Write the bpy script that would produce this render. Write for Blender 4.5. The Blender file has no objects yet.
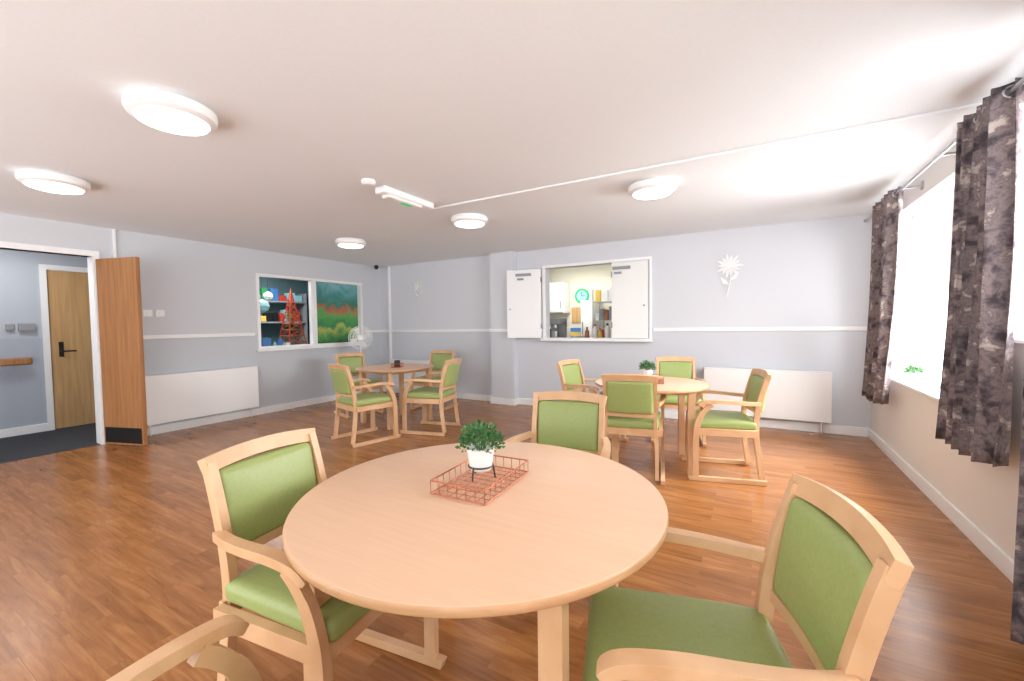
import bpy, bmesh, random
from math import *
from mathutils import Vector, Matrix
random.seed(4)
sc=bpy.context.scene
try:
    sc.view_settings.view_transform='Standard'
    sc.view_settings.look='None'
    sc.view_settings.exposure=0.0
except Exception as e: print(e)

# ------------------------------------------------------------ helpers
def L(r,g,b):
    def c(v):
        v/=255.
        return v/12.92 if v<=.04045 else ((v+.055)/1.055)**2.4
    return (c(r),c(g),c(b),1)
def mat(name,col,rough=.5,metal=0,emit=None,es=0,spec=None,coat=0):
    m=bpy.data.materials.new(name);m.use_nodes=True
    b=m.node_tree.nodes['Principled BSDF']
    b.inputs['Base Color'].default_value=col
    b.inputs['Roughness'].default_value=rough
    b.inputs['Metallic'].default_value=metal
    if spec is not None:b.inputs['Specular IOR Level'].default_value=spec
    if coat:b.inputs['Coat Weight'].default_value=coat
    if emit:
        b.inputs['Emission Color'].default_value=emit;b.inputs['Emission Strength'].default_value=es
    return m
def nd(m,t,**k):
    n=m.node_tree.nodes.new(t)
    for a,v in k.items(): setattr(n,a,v)
    return n
def lk(m,a,b): m.node_tree.links.new(a,b)
def bs(m): return m.node_tree.nodes['Principled BSDF']
def ramp(m,fac,stops):
    r=nd(m,'ShaderNodeValToRGB');e=r.color_ramp.elements
    while len(e)<len(stops): e.new(.5)
    for i,(p,c) in enumerate(stops): e[i].position=p;e[i].color=c
    lk(m,fac,r.inputs[0]);return r.outputs[0]
def wood(name,c1,c2,scale=(3,3,40),rough=.4,coord='Object',bump=0.0,coat=0):
    m=mat(name,c1,rough,coat=coat)
    tc=nd(m,'ShaderNodeTexCoord');mp=nd(m,'ShaderNodeMapping');mp.inputs['Scale'].default_value=scale
    lk(m,tc.outputs[coord],mp.inputs[0])
    n=nd(m,'ShaderNodeTexNoise');n.inputs['Scale'].default_value=1.;n.inputs['Detail'].default_value=6;n.inputs['Distortion'].default_value=.6
    lk(m,mp.outputs[0],n.inputs[0])
    lk(m,ramp(m,n.outputs[0],[(.3,c2),(.65,c1)]),bs(m).inputs['Base Color'])
    return m
def noisy(name,c1,c2,scale=30,rough=.6,bump=.1):
    m=mat(name,c1,rough)
    tc=nd(m,'ShaderNodeTexCoord')
    n=nd(m,'ShaderNodeTexNoise');n.inputs['Scale'].default_value=scale;n.inputs['Detail'].default_value=4
    lk(m,tc.outputs['Object'],n.inputs[0])
    lk(m,ramp(m,n.outputs[0],[(.35,c2),(.65,c1)]),bs(m).inputs['Base Color'])
    if bump:
        b=nd(m,'ShaderNodeBump');b.inputs['Strength'].default_value=bump;b.inputs['Distance'].default_value=.002
        lk(m,n.outputs[0],b.inputs['Height']);lk(m,b.outputs[0],bs(m).inputs['Normal'])
    return m
def wallmat(name,up,lo,zsplit=1.176):
    m=mat(name,up,.75)
    g=nd(m,'ShaderNodeNewGeometry');s=nd(m,'ShaderNodeSeparateXYZ');lk(m,g.outputs['Position'],s.inputs[0])
    gt=nd(m,'ShaderNodeMath',operation='GREATER_THAN');gt.inputs[1].default_value=zsplit;lk(m,s.outputs[2],gt.inputs[0])
    mx=nd(m,'ShaderNodeMix',data_type='RGBA');mx.inputs[6].default_value=lo;mx.inputs[7].default_value=up
    lk(m,gt.outputs[0],mx.inputs[0]);lk(m,mx.outputs[2],bs(m).inputs['Base Color'])
    n=nd(m,'ShaderNodeTexNoise');n.inputs['Scale'].default_value=120
    b=nd(m,'ShaderNodeBump');b.inputs['Strength'].default_value=.08;b.inputs['Distance'].default_value=.002
    lk(m,g.outputs['Position'],n.inputs[0]);lk(m,n.outputs[0],b.inputs['Height']);lk(m,b.outputs[0],bs(m).inputs['Normal'])
    return m

M={}
M['white']=mat('white_gloss_paint',L(244,244,244),.35)
M['wallL']=wallmat('wall_paint_left',L(211,214,219),L(200,205,211))
M['wallB']=wallmat('wall_paint_back',L(216,218,224),L(209,212,219))
M['wallR']=wallmat('wall_paint_right',L(232,228,224),L(230,225,219))
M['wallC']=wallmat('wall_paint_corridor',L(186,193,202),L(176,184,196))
M['ceil']=noisy('ceiling_paint',L(240,243,246),L(238,241,244),60,.85,.05)
M['beech']=wood('beech_wood',L(221,179,138),L(204,158,115),(6,6,6),.38)
M['top']=wood('beech_laminate',L(225,185,153),L(220,179,146),(3,60,3),.34)
M['edge']=wood('beech_edge',L(208,162,121),L(194,146,105),(10,10,60),.4)
M['green']=noisy('green_vinyl',L(154,168,102),L(148,161,96),90,.42,.12)
M['oak']=wood('oak_veneer',L(176,124,78),L(152,102,60),(30,30,1.6),.45)
M['oak2']=wood('oak_veneer_light',L(205,165,115),L(188,146,96),(30,30,1.6),.45)
M['black']=mat('black_plastic',L(28,28,30),.4)
M['dark']=noisy('dark_carpet',L(62,64,70),L(48,50,56),80,.9,.2)
M['steel']=mat('brushed_steel',L(185,185,190),.3,1)
M['copper']=mat('rose_gold_wire',L(196,120,92),.32,1)
M['leaf']=noisy('leaf_green',L(98,148,84),L(60,112,58),25,.5,0)
M['leaf2']=noisy('leaf_dark',L(62,116,62),L(38,84,44),25,.5,0)
M['pot']=mat('white_ceramic',L(240,240,238),.3)
M['lamp']=mat('opal_diffuser',L(255,252,245),.4,emit=(1,.98,.95,1),es=4)
M['lampk']=mat('kitchen_tube_diffuser',L(255,255,250),.4,emit=(1,1,.97,1),es=3)
M['glass']=mat('upvc_white',L(244,246,248),.3)
M['cream']=mat('kitchen_wall_cream',L(224,219,202),.6)
M['grayp']=mat('grey_plastic',L(150,152,156),.4)
M['exitg']=mat('exit_green',L(20,150,90),.4,emit=L(40,200,120),es=.6)
# floor
m=mat('wood_plank_vinyl',L(170,105,60),.26);M['floor']=m
g=nd(m,'ShaderNodeNewGeometry')
br=nd(m,'ShaderNodeTexBrick');br.offset=.37;br.inputs['Scale'].default_value=1
br.inputs['Brick Width'].default_value=.62;br.inputs['Row Height'].default_value=.07;br.inputs['Mortar Size'].default_value=.001
br.inputs['Bias'].default_value=0
br.inputs['Color1'].default_value=(0,0,0,1);br.inputs['Color2'].default_value=(1,1,1,1);br.inputs['Mortar'].default_value=(.15,.15,.15,1)
lk(m,g.outputs['Position'],br.inputs[0])
mp=nd(m,'ShaderNodeMapping');mp.inputs['Scale'].default_value=(3,30,1);lk(m,g.outputs['Position'],mp.inputs[0])
va=nd(m,'ShaderNodeVectorMath',operation='ADD');lk(m,mp.outputs[0],va.inputs[0])
vs=nd(m,'ShaderNodeVectorMath',operation='SCALE');vs.inputs['Scale'].default_value=9;lk(m,br.outputs[0],vs.inputs[0]);lk(m,vs.outputs[0],va.inputs[1])
n=nd(m,'ShaderNodeTexNoise');n.inputs['Scale'].default_value=1.;n.inputs['Detail'].default_value=7;n.inputs['Roughness'].default_value=.62;n.inputs['Distortion'].default_value=.8
lk(m,va.outputs[0],n.inputs[0])
c1=ramp(m,n.outputs[0],[(.3,L(143,91,47)),(.5,L(171,112,62)),(.72,L(193,134,82))])
c2=ramp(m,br.outputs[0],[(0,L(220,214,205)),(1,L(255,255,255))])
mx=nd(m,'ShaderNodeMix',data_type='RGBA',blend_type='MULTIPLY');mx.inputs[0].default_value=1
lk(m,c1,mx.inputs[6]);lk(m,c2,mx.inputs[7]);lk(m,mx.outputs[2],bs(m).inputs['Base Color'])
# curtain
m=mat('patterned_curtain_fabric',L(90,80,82),.8);M['curt']=m
tc=nd(m,'ShaderNodeTexCoord')
n=nd(m,'ShaderNodeTexNoise');n.inputs['Scale'].default_value=12;n.inputs['Detail'].default_value=4;n.inputs['Roughness'].default_value=.6;n.inputs['Distortion'].default_value=.3;lk(m,tc.outputs['Object'],n.inputs[0])
lk(m,ramp(m,n.outputs[0],[(.36,L(66,58,62)),(.45,L(106,94,98)),(.52,L(138,124,124)),(.57,L(112,99,101)),(.66,L(196,182,174))]),bs(m).inputs['Base Color'])

def finish(name,bm,mats,bevel=0,smooth=True,loc=(0,0,0),rot=0,parent=None,segs=2,ang=35):
    me=bpy.data.meshes.new(name)
    bmesh.ops.recalc_face_normals(bm,faces=bm.faces)
    if smooth:
        for f in bm.faces:f.smooth=True
        for e in bm.edges:
            if len(e.link_faces)==2 and e.calc_face_angle(0)>radians(ang): e.smooth=False
    bm.to_mesh(me);bm.free()
    for x in mats: me.materials.append(M[x] if isinstance(x,str) else x)
    ob=bpy.data.objects.new(name,me);bpy.context.collection.objects.link(ob)
    ob.location=loc;ob.rotation_euler=(0,0,rot)
    if parent:ob.parent=parent
    if bevel:addbev(ob,bevel,segs,ang)
    return ob
def addbev(ob,w,segs=2,ang=35):
    b=ob.modifiers.new('bevel','BEVEL');b.width=w;b.segments=segs;b.limit_method='ANGLE';b.angle_limit=radians(ang);b.harden_normals=True
def box(bm,a,b,mi=0,mtx=None):
    vs=[bm.verts.new((x,y,z)) for z in (a[2],b[2]) for x,y in ((a[0],a[1]),(b[0],a[1]),(b[0],b[1]),(a[0],b[1]))]
    if mtx is not None:
        for v in vs:v.co=mtx@v.co
    for i in ((3,2,1,0),(4,5,6,7),(0,1,5,4),(1,2,6,5),(2,3,7,6),(3,0,4,7)):
        f=bm.faces.new([vs[j] for j in i]);f.material_index=mi
    return vs
def cyl(bm,c,r,h,mi=0,seg=32,r2=None,axis='z',mtx=None):
    r2=r if r2 is None else r2
    lo=[];hi=[]
    for i in range(seg):
        a=2*pi*i/seg
        for lst,rr,t in((lo,r,0),(hi,r2,h)):
            p=Vector((cos(a)*rr,sin(a)*rr,t))
            if axis=='x':p=Vector((p.z,p.x,p.y))
            if axis=='y':p=Vector((p.x,p.z,p.y))
            p+=Vector(c)
            if mtx is not None:p=mtx@p
            lst.append(bm.verts.new(p))
    for i in range(seg):
        j=(i+1)%seg
        f=bm.faces.new((lo[i],lo[j],hi[j],hi[i]));f.material_index=mi
    f=bm.faces.new(lo[::-1]);f.material_index=mi
    f=bm.faces.new(hi);f.material_index=mi
def lathe(bm,prof,c=(0,0,0),mi=0,seg=32):
    rings=[]
    for r,z in prof:
        rings.append([bm.verts.new((c[0]+cos(2*pi*i/seg)*max(r,1e-4),c[1]+sin(2*pi*i/seg)*max(r,1e-4),c[2]+z)) for i in range(seg)])
    for a,b in zip(rings,rings[1:]):
        for i in range(seg):
            j=(i+1)%seg
            f=bm.faces.new((a[i],a[j],b[j],b[i]));f.material_index=mi
    f=bm.faces.new(rings[0][::-1]);f.material_index=mi
    f=bm.faces.new(rings[-1]);f.material_index=mi
def sweep(bm,pts,side,w,t,mi=0):
    """rectangular bar along pts; w = size along 'side' axis, t = size along normal"""
    n=len(pts);pts=[Vector(p) for p in pts];side=Vector(side).normalized()
    W=w if isinstance(w,(list,tuple)) else [w]*n
    T=t if isinstance(t,(list,tuple)) else [t]*n
    rings=[]
    for i,p in enumerate(pts):
        tg=(pts[min(i+1,n-1)]-pts[max(i-1,0)]).normalized()
        s=(side-tg*side.dot(tg)).normalized();nn=tg.cross(s).normalized()
        rings.append([bm.verts.new(p+s*W[i]/2*a+nn*T[i]/2*b) for a,b in((-1,-1),(1,-1),(1,1),(-1,1))])
    for a,b in zip(rings,rings[1:]):
        for i in range(4):
            j=(i+1)%4
            f=bm.faces.new((a[i],a[j],b[j],b[i]));f.material_index=mi
    f=bm.faces.new(rings[0][::-1]);f.material_index=mi
    f=bm.faces.new(rings[-1]);f.material_index=mi
def tube(bm,pts,r,mi=0,seg=8,closed=False):
    n=len(pts);pts=[Vector(p) for p in pts];rings=[]
    for i,p in enumerate(pts):
        if closed: tg=(pts[(i+1)%n]-pts[i-1]).normalized()
        else: tg=(pts[min(i+1,n-1)]-pts[max(i-1,0)]).normalized()
        up=Vector((0,0,1)) if abs(tg.z)<.9 else Vector((1,0,0))
        s=tg.cross(up).normalized();nn=s.cross(tg).normalized()
        rings.append([bm.verts.new(p+(s*cos(2*pi*k/seg)+nn*sin(2*pi*k/seg))*r) for k in range(seg)])
    prs=list(zip(rings,rings[1:]))
    if closed:prs.append((rings[-1],rings[0]))
    for a,b in prs:
        for i in range(seg):
            j=(i+1)%seg
            f=bm.faces.new((a[i],a[j],b[j],b[i]));f.material_index=mi
    if not closed:
        f=bm.faces.new(rings[0][::-1]);f.material_index=mi
        f=bm.faces.new(rings[-1]);f.material_index=mi
def spl(P,n=6):
    """catmull-rom"""
    P=[Vector(p) for p in P];out=[]
    for i in range(len(P)-1):
        p0=P[max(i-1,0)];p1=P[i];p2=P[i+1];p3=P[min(i+2,len(P)-1)]
        for k in range(n):
            t=k/n
            out.append(.5*((2*p1)+(-p0+p2)*t+(2*p0-5*p1+4*p2-p3)*t*t+(-p0+3*p1-3*p2+p3)*t**3))
    out.append(P[-1]);return out
def rbox(bm,c,half,r,mi=0,n=10,warp=None):
    """rounded box as closed grid surface"""
    hx,hy,hz=half;cache={}
    def V(p):
        k=tuple(round(q,5) for q in p)
        if k in cache:return cache[k]
        q=Vector((p[0]*hx,p[1]*hy,p[2]*hz))
        inn=Vector([max(-h+r,min(h-r,x)) for x,h in zip(q,half)])
        d=q-inn
        if d.length>1e-9:q=inn+d.normalized()*r
        if warp:q=warp(q)
        v=bm.verts.new(q+Vector(c));cache[k]=v;return v
    S=[-1,-.97,-.92,-.84]+[-.7+1.4*i/(n-1) for i in range(n)]+[.84,.92,.97,1]
    for ax in range(3):
        for s in(-1,1):
            for i in range(len(S)-1):
                for j in range(len(S)-1):
                    q=[]
                    for a,b in((i,j),(i+1,j),(i+1,j+1),(i,j+1)):
                        p=[0,0,0];p[ax]=s;p[(ax+1)%3]=S[a];p[(ax+2)%3]=S[b];q.append(V(p))
                    try:
                        f=bm.faces.new(q if s>0 else q[::-1]);f.material_index=mi
                    except ValueError:pass
def boxes(name,lst,mt,bevel=0,parent=None):
    bm=bmesh.new()
    for a,b in lst:box(bm,a,b)
    return finish(name,bm,[mt],bevel,parent=parent)
def frameX(x0,x1,y0,y1,z0,z1,t,bottom=True):
    """four (or three) non-overlapping frame members lying in a wall plane x=const"""
    l=[((x0,y0,z0),(x1,y0+t,z1-t)),((x0,y1-t,z0),(x1,y1,z1-t)),((x0,y0,z1-t),(x1,y1,z1))]
    if bottom:l.append(((x0,y0+t,z0),(x1,y1-t,z0+t)))
    return l
def empty(name,loc=(0,0,0),rot=0):
    e=bpy.data.objects.new(name,None);bpy.context.collection.objects.link(e);e.location=loc;e.rotation_euler=(0,0,rot);e.empty_display_size=.1;return e

# ------------------------------------------------------------ room
XR,YB,XL,H=1.102,5.834,-6.262,2.4
YF=-2.0
boxes('floor',[((XL,YF,-.1),(XR+.25,YB+.15,0))],'floor')
boxes('ceiling',[((XL-.12,YF,H),(XR+.3,YB+.15,H+.12))],'ceil')
T=.12
boxes('wall_left',[((XL-T,YF,0),(XL,.2,H)),((XL-T,.2,2.07),(XL,1.80,H)),((XL-T,1.80,0),(XL,3.48,H)),
  ((XL-T,3.48,0),(XL,5.38,.95)),((XL-T,3.48,2.06),(XL,5.38,H)),((XL-T,5.38,0),(XL,YB+.15,H))],'wallL')
hx0,hx1,hz0,hz1=-2.74,-1.72,1.05,2.11
PY=5.70
boxes('wall_back',[((XL,YB,0),(hx0,YB+.13,H)),((hx0,YB,0),(hx1,YB+.13,hz0)),((hx0,YB,hz1),(hx1,YB+.13,H)),((hx1,YB,0),(XR,YB+.13,H)),
  ((-3.66,PY,0),(-3.24,YB,H))],'wallB')
w1=(3.42,5.18,.72,2.2);w2=(1.2,3.05,1.15,2.2)
boxes('wall_right',[((XR,YF,0),(XR+.25,w2[0],H)),((XR,w2[0],0),(XR+.25,w2[1],w2[2])),((XR,w2[0],w2[3]),(XR+.25,w2[1],H)),
  ((XR,w2[1],0),(XR+.25,w1[0],H)),((XR,w1[0],0),(XR+.25,w1[1],w1[2])),((XR,w1[0],w1[3]),(XR+.25,w1[1],H)),((XR,w1[1],0),(XR+.25,YB+.13,H))],'wallR')
def window(name,w,nm):
    y0,y1,z0,z1=w;x=XR+.15
    f=.055
    l=frameX(x,x+.06,y0,y1,z0,z1,f)
    for i in range(1,nm):
        yy=y0+(y1-y0)*i/nm;l.append(((x,yy-.035,z0+f),(x+.06,yy+.035,z1-f)))
    boxes(name,l,'glass')
    boxes('windowsill',[((XR-.03,y0+.002,z0),(x-.002,y1-.002,z0+.02))],'glass',.004)
window('window_1',w1,2);window('window_2',w2,2)
sk=.1
boxes('baseboard_left',[((XL,1.86,0),(XL+.018,YB,sk)),((XL,YF,0),(XL+.018,.14,sk))],'white',.004)
boxes('baseboard_back',[((XL+.018,YB-.018,0),(-3.66,YB,sk)),((-3.678,PY-.018,0),(-3.222,PY,sk)),((-3.24,PY,0),(-3.222,YB,sk)),((-3.678,PY,0),(-3.66,YB,sk)),((-3.222,YB-.018,0),(XR-.018,YB,sk))],'white',.004)
boxes('baseboard_right',[((XR-.018,YF,0),(XR,YB,sk))],'white',.004)
dz=1.176
boxes('trim_1',[((XL,1.9,dz-.025),(XL+.018,3.44,dz+.02)),((XL,5.43,dz-.025),(XL+.018,YB,dz+.02))],'white',.005)
boxes('trim_2',[((XL+.018,YB-.018,dz-.025),(-3.66,YB,dz+.02)),((-3.24,YB-.018,dz-.025),(-2.80,YB,dz+.02)),((-1.16,YB-.018,dz-.025),(XR,YB,dz+.02)),
  ((-3.67,PY-.018,dz-.025),(-3.225,PY,dz+.02))],'white',.005)
boxes('trim_3',frameX(XL-T-.01,XL+.02,.14,1.80,0,2.13,.06,False),'white')
boxes('trim_4',[((XL,1.92,2.07),(XL+.025,1.945,H))],'white',.003)
boxes('trim_5',[((-2.75,3.18,H-.016),(XR,3.205,H))],'ceil',.002)
boxes('trim_6',[((-6.02,YB-.04,.1),(-5.985,YB,H))],'white',.004)

# corridor beyond the doorway
CX=-7.75
boxes('floor_corridor',[((CX-.1,-1.2,-.1),(XL,2.7,0.001))],'dark')
boxes('ceiling_corridor',[((CX-.1,-1.2,H),(XL-T,2.7,H+.1))],'ceil')
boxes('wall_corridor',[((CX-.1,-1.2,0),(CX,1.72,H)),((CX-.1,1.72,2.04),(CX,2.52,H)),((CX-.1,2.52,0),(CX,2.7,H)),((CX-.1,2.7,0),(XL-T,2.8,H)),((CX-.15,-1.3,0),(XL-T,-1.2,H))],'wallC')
boxes('baseboard_corridor',[((CX,-1.2,0),(CX+.018,1.66,.1))],'white',.004)
boxes('trim_7',frameX(CX-.02,CX+.02,1.66,2.58,0,2.1,.06,False),'white')
bm=bmesh.new();box(bm,(CX-.05,1.725,.005),(CX-.01,2.515,2.035),0)
box(bm,(CX-.01,1.80,.93),(CX-.002,1.845,1.12),1);cyl(bm,(CX-.004,1.822,1.0),.01,.05,1,12,axis='x');box(bm,(CX+.035,1.815,.99),(CX+.05,1.95,1.01),1)
finish('door_2',bm,['oak2','black'],.003)
boxes('alarm_keypad',[((CX,1.46,1.27),(CX+.04,1.60,1.36)),((CX,1.36,1.28),(CX+.03,1.43,1.35))],'grayp',.004)
bm=bmesh.new();rbox(bm,(CX+.075,1.05,.90),(.02,.5,.045),.018);box(bm,(CX,1.4,.88),(CX+.06,1.44,.92));box(bm,(CX,.8,.88),(CX+.06,.84,.92))
finish('corridor_handrail',bm,['oak'])
ang=atan2(.17,.53)
bm=bmesh.new();box(bm,(0,-.022,.01),(.545,.022,2.04),0)
box(bm,(.02,-.026,.03),(.525,-.022,.2),1)
for z in(.3,1.0,1.8):box(bm,(-.012,-.015,z),(.004,.03,z+.1),3)
finish('door_1',bm,['oak','black','oak','steel'],.002,loc=(XL+.035,1.78,0),rot=ang)

# ------------------------------------------------------------ radiators
def radiator(name,ln,h,loc,rot):
    bm=bmesh.new()
    box(bm,(0,-.10,0),(ln,-.085,h));box(bm,(0,-.085,h-.02),(ln,-.0,h));box(bm,(0,-.085,0),(.02,0,h-.02));box(bm,(ln-.02,-.085,0),(ln,0,h-.02))
    n=int(ln/.03)
    for i in range(n): box(bm,(.03+i*(ln-.06)/n,-.08,h),(.042+i*(ln-.06)/n,-.02,h+.003),0)
    box(bm,(.1,-.06,.03),(ln-.1,-.02,h-.08),0)
    for x in(.06,ln-.08):cyl(bm,(x,-.045,-loc[2]+.001),.009,loc[2]+.1,0,10)
    return finish(name,bm,['white'],.004,loc=loc,rot=rot)
radiator('radiator',1.28,.56,(-.53,YB-.02,.14),0)
radiator('radiator',1.30,.58,(XL+.02,2.10,.14),radians(90))
radiator('radiator',1.25,.52,(-5.9,YB-.045,.12),0)

# ------------------------------------------------------------ ceiling lights
def clight(x,y):
    bm=bmesh.new()
    lathe(bm,[(.14,0),(.175,0),(.19,-.012),(.192,-.035),(.185,-.055),(.165,-.068),(.155,-.070)],mi=0,seg=48)
    lathe(bm,[(.156,-.069),(.15,-.078),(.12,-.087),(.07,-.093),(.0,-.095)],mi=1,seg=48)
    o=finish('ceiling_light',bm,['white','lamp'],loc=(x,y,H))
for x,y in((-2.58,1.05),(-4.5,1.07),(-2.6,3.67),(-4.6,3.8),(-.73,3.62)):clight(x,y)
bm=bmesh.new();lathe(bm,[(.05,0),(.055,-.02),(.04,-.035),(.0,-.04)]);finish('smoke_detector',bm,['white'],loc=(-2.6,2.33,H))
bm=bmesh.new()
rbox(bm,(0,0,-.03),(.06,.30,.029),.015,0);rbox(bm,(0,-.04,-.06),(.045,.2,.022),.012,1)
box(bm,(-.022,-.06,-.0835),(.022,.06,-.082),2)
finish('emergency_exit_light',bm,['white','pot','exitg'],loc=(-2.62,2.76,H))
bm=bmesh.new();lathe(bm,[(.03,0),(.04,-.02),(.04,-.05),(.02,-.075),(0,-.08)],seg=20);finish('security_camera',bm,['black'],loc=(-6.1,5.6,H))
boxes('light_switch',[((XL,2.16,1.42),(XL+.012,2.25,1.50)),((XL,2.28,1.42),(XL+.012,2.37,1.50)),((XL+.012,2.19,1.445),(XL+.017,2.21,1.475)),((XL+.012,2.31,1.445),(XL+.017,2.33,1.475))],'white',.002)

# ------------------------------------------------------------ internal window (left wall): playroom view + painted glass
y0,y1,z0,z1=3.48,5.38,.95,2.06
boxes('window_3',frameX(XL-.07,XL+.02,y0,y1,z0,z1,.04)+[((XL-.07,4.36,z0+.04),(XL+.02,4.44,z1-.04)),((XL+.001,y0-.03,z0-.03),(XL+.05,y1+.03,z0-.001))],'white')
M['teal']=mat('teal_wall',L(110,160,165),.6);M['dteal']=mat('dark_teal_wall',L(92,116,122),.6)
M['red']=mat('red_plastic',L(196,66,52),.4);M['blue']=mat('blue_plastic',L(70,120,180),.4);M['yel']=mat('yellow_label',L(225,190,90),.5);M['amber']=mat('sauce_amber',L(170,100,50),.3)
M['cyan']=mat('pale_cyan',L(160,210,218),.4);M['gtoy']=mat('green_plastic',L(50,140,86),.4)
PX0=-8.2
boxes('wall_playroom',[((PX0-.1,3.0,0),(PX0,5.6,2.4)),((PX0,2.9,0),(XL-T,3.0,2.4)),((PX0,5.6,0),(XL-T,5.7,2.4))],'dteal')
boxes('floor_playroom',[((PX0,3.0,-.1),(XL-T,5.6,0))],'dark')
boxes('ceiling_playroom',[((PX0,3.0,2.4),(XL-T,5.6,2.5))],'teal')
bm=bmesh.new()
for k in range(9):
    h0=.105*k;h1=h0+.105;a0=.17*(1-k/9.5);a1=.17*(1-(k+1)/9.5)
    c0=[Vector((sx*a0,sy*a0,h0)) for sx,sy in((-1,-1),(1,-1),(1,1),(-1,1))];c1=[Vector((sx*a1,sy*a1,h1)) for sx,sy in((-1,-1),(1,-1),(1,1),(-1,1))]
    for i in range(4):
        j=(i+1)%4
        tube(bm,[c0[i],c1[i]],.011,0,6);tube(bm,[c0[i],c0[j]],.009,1,6);tube(bm,[c0[i],c1[j]],.007,1 if k%2 else 0,6)
cyl(bm,(0,0,.94),.02,.1,1,16,r2=.004)
finish('toy_lattice_tower',bm,['red','amber'],loc=(-6.95,4.45,.911))
boxes('playroom_table',[((-7.3,3.25,.86),(-6.5,4.9,.9)),((-7.28,3.27,0),(-7.22,3.33,.86)),((-6.58,3.27,0),(-6.52,3.33,.86)),((-7.28,4.82,0),(-7.22,4.88,.86)),((-6.58,4.82,0),(-6.52,4.88,.86))],'black',.004)
rnd=random.Random(3)
bm=bmesh.new()
for i in range(44):
    x=rnd.uniform(-7.2,-6.55);y=rnd.uniform(3.35,4.18);s=rnd.uniform(.03,.07);z=.902
    c=rnd.randrange(7)
    t=rnd.random()
    if t<.4:box(bm,(x-s,y-s,z),(x+s,y+s,z+s*rnd.uniform(1,3.6)),c)
    elif t<.7:lathe(bm,[(s,0),(s*1.05,s*.4),(s*.7,s*1.8),(s*.2,s*3)],(x,y,z),c,14)
    else:lathe(bm,[(.001,0),(s*.7,.15*s),(s,s*.8),(s*.7,s*1.6),(.001,s*1.8)],(x,y,z),c,14)
finish('pile_of_toys',bm,['red','pot','black','blue','gtoy','yel','cyan'])
boxes('playroom_shelf',[((PX0+.002,3.2,1.35),(PX0+.25,5.4,1.38)),((PX0+.002,3.2,1.75),(PX0+.25,5.4,1.78)),((PX0+.002,3.17,.9),(PX0+.25,3.2,1.95)),((PX0+.002,5.4,.9),(PX0+.25,5.43,1.95))],'grayp')
bm=bmesh.new()
for z in(1.385,1.785):
    y=3.25
    while y<5.3:
        w=rnd.uniform(.05,.16);box(bm,(PX0+.03,y,z),(PX0+.2,y+w,z+rnd.uniform(.1,.28)),rnd.randrange(7));y+=w+rnd.uniform(.01,.1)
finish('shelf_of_boxes',bm,['red','pot','black','blue','gtoy','yel','cyan'],.003)
boxes('exit_sign',[((-7.4,3.60,1.96),(-7.37,3.86,2.08))],'exitg',.003)
bm=bmesh.new()
for (x,y,z,s,c) in((-6.8,3.75,1.75,.09,0),(-7.0,3.98,1.62,.11,0),(-7.2,4.2,1.8,.08,1)):
    lathe(bm,[(.01,-s),(s*.8,-s*.6),(s,0),(s*.8,s*.6),(.01,s)],(x,y,z),c,18);tube(bm,[(x,y,z+s),(x,y,2.4)],.003,2,5)
finish('hanging_lanterns',bm,['cyan','pot','black'])
m2=mat('mural_landscape',L(60,110,60),.3)
g=nd(m2,'ShaderNodeNewGeometry');s=nd(m2,'ShaderNodeSeparateXYZ');lk(m2,g.outputs['Position'],s.inputs[0])
n=nd(m2,'ShaderNodeTexNoise');n.inputs['Scale'].default_value=3.2;n.inputs['Detail'].default_value=5;n.inputs['Distortion'].default_value=1.6;lk(m2,g.outputs['Position'],n.inputs[0])
a=nd(m2,'ShaderNodeMath',operation='MULTIPLY_ADD');a.inputs[1].default_value=.42;lk(m2,n.outputs[0],a.inputs[0])
b=nd(m2,'ShaderNodeMath',operation='MULTIPLY_ADD');b.inputs[1].default_value=.9;b.inputs[2].default_value=-1.07;lk(m2,s.outputs[2],b.inputs[0]);lk(m2,b.outputs[0],a.inputs[2])
lk(m2,ramp(m2,a.outputs[0],[(.0,L(40,90,54)),(.14,L(72,150,76)),(.24,L(176,186,96)),(.32,L(50,134,76)),(.48,L(96,170,90)),(.57,L(184,104,76)),(.63,L(60,126,104)),(.78,L(76,146,146)),(1,L(140,190,198))]),bs(m2).inputs['Base Color'])
bm=bmesh.new();box(bm,(XL-.095,4.445,.955),(XL-.085,5.375,2.055))
finish('painted_glass_mural',bm,[m2],smooth=False)

# ------------------------------------------------------------ serving hatch + kitchen
boxes('trim_8',[((hx0-.05,YB-.02,hz1),(-1.18,YB,hz1+.04)),((hx0-.05,YB-.02,hz0+.006),(hx0,YB,hz1)),((-1.21,YB-.02,hz0+.006),(-1.18,YB,hz1))],'white')
boxes('serving_counter',[((hx0-.05,YB-.1,hz0-.035),(-1.16,YB-.022,hz0+.004)),((hx0+.002,YB-.022,hz0+.001),(hx1-.002,YB+.2,hz0+.004))],'white')
def leaf(name,loc,rot,w,sgn,mt):
    bm=bmesh.new();z0,z1=1.06,2.10
    box(bm,(0,-.018,z0),(sgn*w,.018,z1) ,0) if sgn>0 else box(bm,(-w,-.018,z0),(0,.018,z1),0)
    c=-.27 if sgn<0 else .14
    box(bm,(c-.12,-.05,2.0),(c+.12,-.018,2.04),1)
    box(bm,(c-.10,-.035,1.94),(c+.0,-.018,1.97),1)
    for z in(1.2,1.9):box(bm,(-.01,-.022,z),(.01,-.018,z+.08),1)
    cyl(bm,(sgn*w*.9,-.04,1.5),.012,.025,1,12,axis='y')
    return finish(name,bm,[mt,'grayp'],.003,loc=loc,rot=rot)
leaf('hatch_shutter',(hx0-.055,YB-.05,0),radians(13),.54,-1,'white')
leaf('hatch_shutter',(-1.71,YB-.045,0),radians(0),.49,1,'pot')
KY=8.7
boxes('floor_kitchen',[((-5.2,YB+.16,-.1),(-.6,KY,0))],'grayp')
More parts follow.
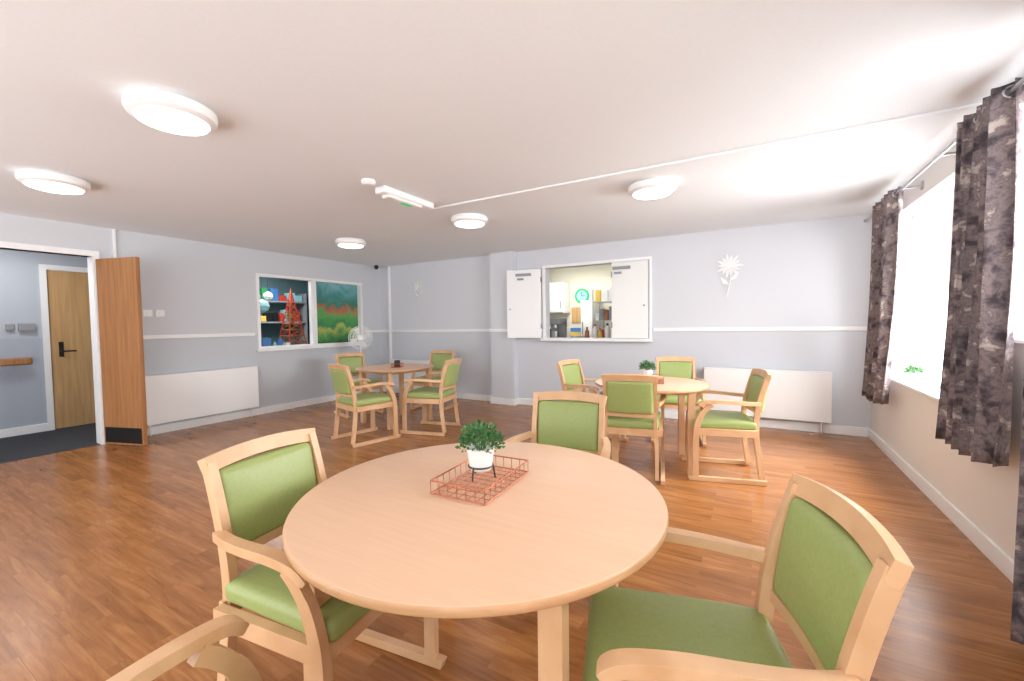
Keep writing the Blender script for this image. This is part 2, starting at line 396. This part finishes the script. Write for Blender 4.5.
boxes('ceiling_kitchen',[((-5.2,YB+.16,2.5),(-.6,KY,2.6))],'pot')
boxes('wall_kitchen',[((-5.2,KY,0),(-.6,KY+.1,2.5)),((-5.3,YB+.16,0),(-5.2,KY,2.5)),((-.6,YB+.16,0),(-.5,KY,2.5)),((-5.2,YB+.14,0),(hx0-.1,YB+.16,2.5)),((hx1+.1,YB+.14,0),(-.6,YB+.16,2.5)),((hx0-.1,YB+.14,2.2),(hx1+.1,YB+.16,2.5))],'cream')
boxes('kitchen_strip_light',[((-3.4,6.5,2.30),(-2.4,6.62,2.36)),((-3.5,7.3,2.34),(-2.5,7.42,2.40)),((-3.9,8.1,2.44),(-2.7,8.22,2.5))],'lampk',.005)
boxes('light_hanger',[((x,y,z),(x+.012,y+.012,2.5)) for x,y,z in((-3.2,6.55,2.36),(-2.6,6.55,2.36),(-3.3,7.35,2.40),(-2.7,7.35,2.40))],'steel')
bm=bmesh.new();box(bm,(-3.0,8.0,0),(-2.72,8.6,1.72),0);box(bm,(-2.99,7.98,.02),(-2.73,8.0,1.0),0);box(bm,(-2.99,7.98,1.02),(-2.73,8.0,1.71),0)
box(bm,(-2.96,7.95,.7),(-2.94,7.98,.98),1);box(bm,(-2.96,7.95,1.05),(-2.94,7.98,1.3),1);finish('refrigerator',bm,['pot','steel'],.008)
bm=bmesh.new();box(bm,(-5.15,8.1,0),(-3.05,8.68,.88),0);box(bm,(-5.15,8.07,.88),(-3.05,8.69,.92),1)
for i in range(4):box(bm,(-5.1+i*.51,8.085,.1),(-4.64+i*.51,8.1,.84),0)
finish('kitchen_worktop',bm,['pot','grayp'],.004)
bm=bmesh.new();box(bm,(-4.9,8.35,1.5),(-3.50,8.68,2.15),0)
for i in range(3):box(bm,(-4.88+i*.46,8.335,1.52),(-4.44+i*.46,8.35,2.13),0);box(bm,(-4.50+i*.46,8.32,1.6),(-4.48+i*.46,8.335,1.75),1)
finish('kitchen_wall_cupboard',bm,['pot','steel'],.003)
boxes('notice_board',[((-3.46,KY-.02,1.28),(-3.06,KY,1.62)),((-3.43,KY-.025,1.31),(-3.30,KY-.02,1.58)),((-3.27,KY-.025,1.36),(-3.1,KY-.02,1.58))],'oak2',.002)
bm=bmesh.new();cyl(bm,(-3.22,KY-.03,1.86),.16,.028,0,32,axis='y');cyl(bm,(-3.22,KY-.036,1.86),.12,.008,1,32,axis='y');box(bm,(-3.225,KY-.04,1.86),(-3.215,KY-.036,1.95),2);box(bm,(-3.22,KY-.04,1.855),(-3.15,KY-.036,1.865),2)
finish('wall_clock',bm,['exitg','cyan','black'])
bm=bmesh.new()
for z in(.4,.9,1.3,1.65):box(bm,(-2.62,7.6,z),(-1.9,8.0,z+.02),0)
for x in(-2.62,-1.92):
    for y in(7.6,7.98):box(bm,(x,y,0),(x+.02,y+.02,1.9),0)
finish('storage_rack',bm,['steel'])
bm=bmesh.new()
for z in(.922,1.322,1.672):
    x=-2.58
    while x<-2.0:
        w=rnd.uniform(.05,.13);box(bm,(x,7.66,z),(x+w,7.9,z+rnd.uniform(.1,.26)),rnd.randrange(6));x+=w+.01
finish('shelf_of_food_boxes',bm,['red','pot','amber','grayp','pot','yel'],.003)
bm=bmesh.new();box(bm,(-3.6,6.3,0),(-1.3,6.8,.96),0);box(bm,(-3.62,6.27,.96),(-1.28,6.83,1.0),1);finish('kitchen_counter',bm,['steel','steel'],.004)
bm=bmesh.new();box(bm,(-.12,-.15,0),(.12,.15,.04),0);box(bm,(-.12,.02,.04),(.12,.15,.3),1);box(bm,(-.12,-.13,.26),(.12,.15,.36),1);cyl(bm,(0,-.06,.045),.05,.1,2,20);cyl(bm,(0,-.06,.2),.03,.06,2,16)
finish('coffee_machine',bm,['black','grayp','steel'],.006,loc=(-2.86,6.5,1.0))
def bottle(x,y,z,s,mt,cap):
    bm=bmesh.new();lathe(bm,[(.0,0),(.033,0),(.036,.01),(.036,.12),(.03,.15),(.014,.17),(.013,.19)],seg=20)
    lathe(bm,[(.016,.185),(.016,.205),(.005,.215)],mi=1,seg=16)
    o=finish('sauce_bottle',bm,[mt,cap],loc=(x,y,z));o.scale=(s,s,s)
for x,y,mt,c,s in((-2.30,6.42,'amber','red',1.),(-2.2,6.5,'pot','red',1.2),(-2.08,6.4,'yel','red',.9),(-1.98,6.46,'pot','black',1.25)):
    bottle(x,y,1.0,s,mt,c)
bm=bmesh.new()
for i in range(6):lathe(bm,[(.03,.012*i),(.09,.012*i+.006),(.095,.012*i+.012),(.0,.012*i+.009)],seg=28)
finish('stack_of_plates',bm,['pot'],loc=(-2.5,6.6,1.0))
bm=bmesh.new();box(bm,(-.12,-.1,0),(.12,.1,.16),0);box(bm,(-.121,-.101,.05),(.121,.101,.11),1);finish('food_carton',bm,['blue','yel'],.004,loc=(-3.2,8.35,.92)).scale=(1.,1.,1.6)
bm=bmesh.new();box(bm,(-.14,-.1,0),(.14,.1,.25),0);box(bm,(-.12,-.105,.03),(.06,-.1,.22),1);finish('microwave_oven',bm,['pot','black'],.006,loc=(-3.6,8.35,.92)).scale=(1.4,1.4,1.1)

# ------------------------------------------------------------ wall flowers
def flower(name,loc,s,rot=0):
    bm=bmesh.new()
    for k in range(14):
        a=2*pi*k/14;ln=.15 if k%2==0 else .125
        d=Vector((cos(a),0,sin(a)));n=Vector((-sin(a),0,cos(a)))
        P=[d*.03+n*-.008,d*.03+n*.008,d*ln*.65+n*.016,d*ln,d*ln*.65-n*.016]
        off=Vector((0,-.012-.02*(k%2),0))
        fr=[bm.verts.new(p+off-Vector((0,.015*(p.length/.15),0))) for p in P];bk=[bm.verts.new(v.co+Vector((0,.006,0))) for v in fr]
        bm.faces.new(fr);bm.faces.new(bk[::-1])
        for i in range(5):j=(i+1)%5;bm.faces.new((fr[i],bk[i],bk[j],fr[j]))
    cyl(bm,(0,-.04,0),.035,.04,0,20,axis='y')
    tube(bm,spl([(0,-.01,-.03),(.012,-.012,-.15),(-.01,-.012,-.27),(-.03,-.012,-.36)]),.006)
    for sx,z,l in((1,-.17,.1),(-1,-.22,.1)):
        P=[(0,z),(sx*l*.4,z+.06),(sx*l,z+.1),(sx*l*.7,z+.02)]
        fr=[bm.verts.new((p[0],-.014,p[1])) for p in P];bk=[bm.verts.new((p[0],-.008,p[1])) for p in P]
        bm.faces.new(fr);bm.faces.new(bk[::-1])
        for i in range(4):j=(i+1)%4;bm.faces.new((fr[i],bk[i],bk[j],fr[j]))
    o=finish(name,bm,['white'],smooth=False,loc=loc);o.scale=(s,s,s);o.rotation_euler=(0,rot,0)
flower('flower_wall_art',(-.26,YB-.004,1.95),1.05)
flower('flower_wall_art',(-5.27,YB-.004,1.97),.8)

# ------------------------------------------------------------ curtains
def curtain(y0,y1,xc,zb,zt,folds,amp,yb0,yb1):
    bm=bmesh.new();n=folds*14;rows=26;vs=[]
    for r in range(rows+1):
        t=r/rows;z=zt+(zb-zt)*t;row=[]
        u=t**1.3
        a0=y0+(yb0-y0)*u;a1=y1+(yb1-y1)*u
        for i in range(n+1):
            s=i/n
            y=a0+(a1-a0)*s
            ph=2*pi*folds*s
            x=xc+amp*(1+.25*t)*sin(ph+.25*sin(3*t+s*5))+.008*sin(2.3*ph+4*t)
            row.append(bm.verts.new((x,y+.01*sin(2*ph),z+.006*sin(ph)*(t))))
        vs.append(row)
    for a,b in zip(vs,vs[1:]):
        for i in range(n):bm.faces.new((a[i],a[i+1],b[i+1],b[i]))
    for k in range(folds*2):
        y=y0+(y1-y0)*(k+.5)/(folds*2)
        pts=[(xc+.024*cos(6.283*j/14),y+.006,zt-.045+.024*sin(6.283*j/14)) for j in range(14)]
        tube(bm,pts,.005,1,6,closed=True)
    o=finish('curtain',bm,['curt','steel'],ang=70)
    s=o.modifiers.new('thick','SOLIDIFY');s.thickness=.003
    return o
PX=.985
curtain(4.46,5.12,PX,.52,2.32,5,.036,4.82,5.36)
curtain(2.74,3.22,PX,.57,2.32,5,.040,2.82,3.40)
curtain(1.55,2.34,.93,.03,2.32,6,.04,1.55,2.36)
bm=bmesh.new();cyl(bm,(PX,1.2,2.275),.011,4.35,0,16,axis='y');
for y in(1.2,5.55):lathe(bm,[(0,-.02),(.018,-.012),(.022,0),(.018,.012),(0,.02)],c=(PX,y,2.275),seg=16)
for y in(4.35,3.6,2.6):box(bm,(PX,y-.008,2.268),(XR,y+.008,2.282));box(bm,(XR-.008,y-.02,2.25),(XR,y+.02,2.31))
finish('curtain_pole',bm,['steel'])

# ------------------------------------------------------------ tables
def table(name,loc,r,legrot,rc):
    bm=bmesh.new();z=.73
    seg=128
    def ring(rr,zz):return [bm.verts.new((rr*cos(2*pi*i/seg),rr*sin(2*pi*i/seg),zz)) for i in range(seg)]
    R=[ring(r-.012,z-.028),ring(r-.003,z-.025),ring(r,z-.018),ring(r,z-.006),ring(r-.0025,z-.001),ring(r-.006,z)]
    for k,(a,b) in enumerate(zip(R,R[1:])):
        for i in range(seg):
            j=(i+1)%seg;f=bm.faces.new((a[i],a[j],b[j],b[i]));f.material_index=1 if k<4 else 0
    bm.faces.new(R[-1]).material_index=0;f=bm.faces.new(R[0][::-1]);f.material_index=1
    c=[(rc*cos(radians(legrot+90*k)),rc*sin(radians(legrot+90*k))) for k in range(4)]
    for k,(x,y) in enumerate(c):
        mt=Matrix.Translation((x,y,0))@Matrix.Rotation(radians(legrot+45),4,'Z')
        box(bm,(-.028,-.028,0),(.028,.028,z-.028),2,mt)
        x2,y2=c[(k+1)%4];d=Vector((x2-x,y2-y,0));a=atan2(d.y,d.x)
        mt=Matrix.Translation((x,y,0))@Matrix.Rotation(a,4,'Z')
        box(bm,(.02,-.011,z-.06),(d.length-.02,.011,z-.028),2,mt)
    o=finish(name,bm,['top','edge','beech'],.003,loc=loc)
    return o
table('round_dining_table',(-.77,1.13,0),.575,-38,.50)
table('round_dining_table',(-.81,3.92,0),.49,-30,.43)
table('round_dining_table',(-4.1,4.05,0),.50,-55,.43)

# ------------------------------------------------------------ armchair
def chairmesh():
    bm=bmesh.new()
    for s in(-1,1):
        X=.25*s
        sweep(bm,spl([(X,.275,.018),(X,.24,.02),(X,0,.02),(X,-.24,.02),(X,-.285,.018)],3),(1,0,0),.032,.034)
        sweep(bm,spl([(X,.222,.03),(X,.222,.25),(X,.214,.42),(X,.185,.52),(X,.14,.585),(X,.105,.617)],5),(1,0,0),.028,[.046]*12+[.043]*5+[.038]*9)
        P=spl([(X+.012*s,.200,.606),(X+.012*s,.16,.632),(X+.006*s,.06,.640),(X-.002*s,-.06,.635),(X-.018*s,-.16,.628),(X-.04*s,-.245,.625)],5)
        n=len(P);sweep(bm,P,(1,0,0),[.034,.040,.042,.043,.043]+[.042-.0005*i for i in range(n-5)],[.020,.025,.028]+[.028]*(n-3))
        U=.194*s
        P=spl([(U+.012*s,-.265,.03),(U+.01*s,-.235,.25),(U,-.222,.42),(U,-.235,.58),(U,-.268,.72),(U,-.305,.84)],5)
        sweep(bm,P,(1,0,0),.028,[.038]*len(P))
        box(bm,(min(X,X-.03*s),-.22,.365),(max(X,X-.03*s),.19,.42),0)
    box(bm,(-.25,.19,.365),(.25,.22,.42));box(bm,(-.22,-.24,.365),(.22,-.22,.42))
    def cy(x):return .030*(1-(x/.215)**2)
    P=[( -.213+.426*i/14, -.300-cy(-.213+.426*i/14), .832+.012*(1-((i-7)/7)**2)) for i in range(15)]
    sweep(bm,P,(0,-.33,1),.052,.027)
    P=[(-.195+.39*i/10,-.238-cy(-.195+.39*i/10)*.8,.535) for i in range(11)]
    sweep(bm,P,(0,0,1),.033,.022)
    def wb(q):
        x,y,z=q; cz=(z+.14)/.28
        y2=y*(1.0) - .245-.045*max(0,cz)**1.15-cy(x)*.9
        if y>0:y2+=.016*max(0,1-(x/.18)**2)*max(0,1-(z/.14)**2)
        return Vector((x,y2,z))
    rbox(bm,(0,0,.681),(.180,.023,.133),.02,1,10,wb)
    def wsq(q):
        x,y,z=q
        x*=1-.06*(-y+.2)/.4
        if z>0:z+=.016*max(0,1-(x/.24)**2)*max(0,1-(y/.24)**2)
        return Vector((x,y,z))
    rbox(bm,(0,.005,.448),(.232,.238,.036),.03,1,10,wsq)
    bmesh.ops.recalc_face_normals(bm,faces=bm.faces)
    for f in bm.faces:f.smooth=True
    for e in bm.edges:
        if len(e.link_faces)==2 and e.calc_face_angle(0)>radians(40) and e.link_faces[0].material_index==0:e.smooth=False
    me=bpy.data.meshes.new('dining_armchair');bm.to_mesh(me);bm.free()
    me.materials.append(M['beech']);me.materials.append(M['green']);return me
CM=chairmesh()
def chair(x,y,fx,fy):
    o=bpy.data.objects.new('dining_armchair',CM);bpy.context.collection.objects.link(o)
    o.location=(x,y,0);o.rotation_euler=(0,0,atan2(fy,fx)-pi/2);addbev(o,.006,3,40);return o
chair(-1.23,.90,.99,.12)     # left of near table
chair(-.88,1.99,.18,-.98)    # behind
chair(-.13,1.06,-.96,-.28)   # right
chair(-.72,.29,.0,1)         # near camera
chair(-.90,3.62,-.18,.98)
chair(-.24,3.92,-.97,-.24)
chair(-.72,4.85,.2,-.98)
chair(-1.47,4.28,.98,-.18)
chair(-3.80,3.28,.22,.97)
chair(-3.40,3.93,-.97,-.25)
chair(-4.98,4.18,.9,-.3)
chair(-4.26,5.0,.2,-.98)

# ------------------------------------------------------------ plants on trays
def tray(loc,rot,w,d,h):
    bm=bmesh.new()
    for z in(.004,h):
        tube(bm,[(-w/2,-d/2,z),(w/2,-d/2,z)],.0025,seg=6);tube(bm,[(-w/2,d/2,z),(w/2,d/2,z)],.0025,seg=6)
        tube(bm,[(-w/2,-d/2,z),(-w/2,d/2,z)],.0025,seg=6);tube(bm,[(w/2,-d/2,z),(w/2,d/2,z)],.0025,seg=6)
    for i in range(10):
        y=-d/2+d*i/9
        tube(bm,[(-w/2,y,h),(-w/2,y,.004),(w/2,y,.004),(w/2,y,h)],.0016,seg=5)
    for i in range(7):
        x=-w/2+w*i/6
        tube(bm,[(x,-d/2,h),(x,-d/2,.004),(x,d/2,.004),(x,d/2,h)],.0016,seg=5)
    return finish('wire_tray',bm,['copper'],loc=loc,rot=rot,ang=80)
def plant(loc,s=1.,stand=True,name='potted_plant'):
    e=empty(name,loc);e.scale=(s,s,s)
    b0=.032 if stand else 0
    bm=bmesh.new();lathe(bm,[(0,b0),(.034,b0),(.038,b0+.004),(.048,b0+.072),(.050,b0+.078),(.045,b0+.078),(.043,b0+.07),(0,b0+.068)],seg=36)
    o=finish('pot',bm,['pot'],parent=e)
    if stand:
        bm=bmesh.new()
        tube(bm,[(.043*cos(6.283*k/20),.043*sin(6.283*k/20),b0+.014) for k in range(20)],.003,0,6,closed=True)
        for k in range(3):
            a=k*2.094+.5;tube(bm,[(.043*cos(a),.043*sin(a),b0+.014),(.050*cos(a),.050*sin(a),.002)],.003,0,6)
        finish('stand',bm,['black'],parent=e)
    bm=bmesh.new();rnd=random.Random(7)
    for i in range(520):
        th=rnd.uniform(0,2*pi);ph=acos(rnd.uniform(-.25,1));rr=rnd.uniform(.5,1.08)
        c=Vector((cos(th)*sin(ph)*.070*rr,sin(th)*sin(ph)*.070*rr,b0+.090+cos(ph)*.066*rr))
        d=(c-Vector((0,0,b0+.07))).normalized()
        d=(d+Vector((rnd.uniform(-.7,.7),rnd.uniform(-.7,.7),rnd.uniform(-.3,.7)))).normalized()
        u=d.cross(Vector((rnd.uniform(-1,1),rnd.uniform(-1,1),rnd.uniform(-1,1)))).normalized();ln=rnd.uniform(.012,.02);w=ln*.32
        nn=d.cross(u)*ln*.15
        v=[bm.verts.new(c),bm.verts.new(c+d*ln*.5+u*w+nn),bm.verts.new(c+d*ln),bm.verts.new(c+d*ln*.5-u*w+nn)]
        f=bm.faces.new(v);f.material_index=rnd.choice([0,0,1])
    for k in range(26):
        th=rnd.uniform(0,2*pi);r=rnd.uniform(.01,.065)
        tube(bm,[(cos(th)*.01,sin(th)*.01,b0+.066),(cos(th)*r*.6,sin(th)*r*.6,b0+.105),(cos(th)*r,sin(th)*r,b0+.125)],.0012,1,4)
    finish('foliage',bm,['leaf','leaf2'],smooth=False,parent=e)
    return e
tray((-.80,1.18,.731),radians(3),.20,.31,.045)
plant((-.82,1.20,.738))
tray((-.80,3.95,.731),radians(10),.2,.3,.05)
plant((-.84,3.95,.738),.95)
tray((-4.02,4.0,.731),radians(30),.12,.16,.05)
bm=bmesh.new();lathe(bm,[(0,0),(.035,0),(.038,.01),(.038,.08),(.03,.085),(.03,.075),(0,.07)],seg=24);finish('candle_jar',bm,['black'],loc=(-4.02,4.0,.737))
plant((1.19,4.80,.742),.85,False,'windowsill_plant')

# ------------------------------------------------------------ pedestal fan
e=empty('pedestal_fan',(-5.66,4.82,0),radians(48))
bm=bmesh.new();lathe(bm,[(0,0),(.19,0),(.19,.012),(.16,.025),(.03,.04),(.018,.06),(.016,.5),(.011,.5),(.011,.98)],seg=32);finish('base_and_pole',bm,['white'],parent=e)
bm=bmesh.new();cz=1.08
for off,rr in((-.05,.12),(-.06,.08),(-.03,.165),(0,.19),(.03,.165),(.05,.12)):
    tube(bm,[(rr*cos(6.283*k/32),off,cz+rr*sin(6.283*k/32)) for k in range(32)],.005,0,5,closed=True)
for k in range(36):
    a=2*pi*k/36;c,s=cos(a),sin(a)
    tube(bm,[(.03*c,-.065,cz+.03*s),(.12*c,-.052,cz+.12*s),(.19*c,0,cz+.19*s),(.12*c,.05,cz+.12*s),(.04*c,.055,cz+.04*s)],.0024,0,4)
cyl(bm,(0,-.07,cz),.04,.012,0,24,axis='y')
finish('grille',bm,['white'],parent=e,ang=80)
bm=bmesh.new();cyl(bm,(0,.02,cz),.05,.12,0,24,axis='y');cyl(bm,(0,-.04,cz),.03,.06,0,20,axis='y')
for k in range(4):
    a=k*pi/2+.4
    v=[bm.verts.new((r*cos(a+da),-.02+dy,cz+r*sin(a+da))) for r,da,dy in((.03,-.2,.01),(.16,-.3,.02),(.165,.25,-.015),(.03,.3,-.01))];bm.faces.new(v)
box(bm,(-.02,.05,.96),(.02,.09,1.06))
finish('motor_and_blades',bm,['white'],parent=e)

# ------------------------------------------------------------ lights
def area(name,loc,rot,sx,sy,en,col=(1,1,1)):
    l=bpy.data.lights.new(name,'AREA');l.shape='RECTANGLE';l.size=sx;l.size_y=sy;l.energy=en;l.color=col
    o=bpy.data.objects.new(name,l);bpy.context.collection.objects.link(o);o.location=loc;o.rotation_euler=rot;return o
area('window_daylight',(XR+1.0,4.3,2.1),(0,radians(62),0),1.8,2.4,400,(.98,.99,1))
area('window_daylight',(XR+1.0,2.1,2.2),(0,radians(62),0),1.6,2.0,230,(.98,.99,1))
area('kitchen_lamp',(-3,7.6,2.42),(0,0,0),1.0,.4,36,(1,1,.98))
area('corridor_fill',(-7.0,1.2,2.38),(0,0,0),.4,.4,14,(1,1,1))  # added fill for the corridor, no fixture modelled for it
area('playroom_fill',(-7.2,4.2,2.38),(0,0,0),.8,.8,45,(1,1,1))  # unseen fill, added to brighten the view through the internal window
w=bpy.data.worlds.new('overcast_sky_ground_fill');sc.world=w;w.use_nodes=True
nt=w.node_tree;b=nt.nodes['Background'];b.inputs[1].default_value=1
tc=nt.nodes.new('ShaderNodeTexCoord');sp=nt.nodes.new('ShaderNodeSeparateXYZ');nt.links.new(tc.outputs['Generated'],sp.inputs[0])
mr=nt.nodes.new('ShaderNodeMapRange');mr.inputs[1].default_value=-.15;mr.inputs[2].default_value=.15;nt.links.new(sp.outputs[2],mr.inputs[0])
mx=nt.nodes.new('ShaderNodeMix');mx.data_type='RGBA';mx.inputs[6].default_value=(4.15,4.27,4.38,1);mx.inputs[7].default_value=(3.22,3.32,3.4,1)  # half below the horizon set brighter than the sky, added to lift the ceiling
nt.links.new(mr.outputs[0],mx.inputs[0]);nt.links.new(mx.outputs[2],b.inputs[0])

# ------------------------------------------------------------ camera
f,yaw,pitch,roll,h=421.45,radians(29.829),radians(2.221),radians(-.758),1.272
F=Vector((-sin(yaw)*cos(pitch),cos(yaw)*cos(pitch),-sin(pitch)));R=Vector((cos(yaw),sin(yaw),0));U=R.cross(F)
R,U=R*cos(roll)+U*sin(roll),-R*sin(roll)+U*cos(roll)
cd=bpy.data.cameras.new('camera');cd.sensor_width=36;cd.lens=f/1024*36;cd.clip_start=.02
co=bpy.data.objects.new('camera',cd);bpy.context.collection.objects.link(co)
m=Matrix((R,U,-F)).transposed().to_4x4();m.translation=Vector((0,0,h));co.matrix_world=m
sc.camera=co
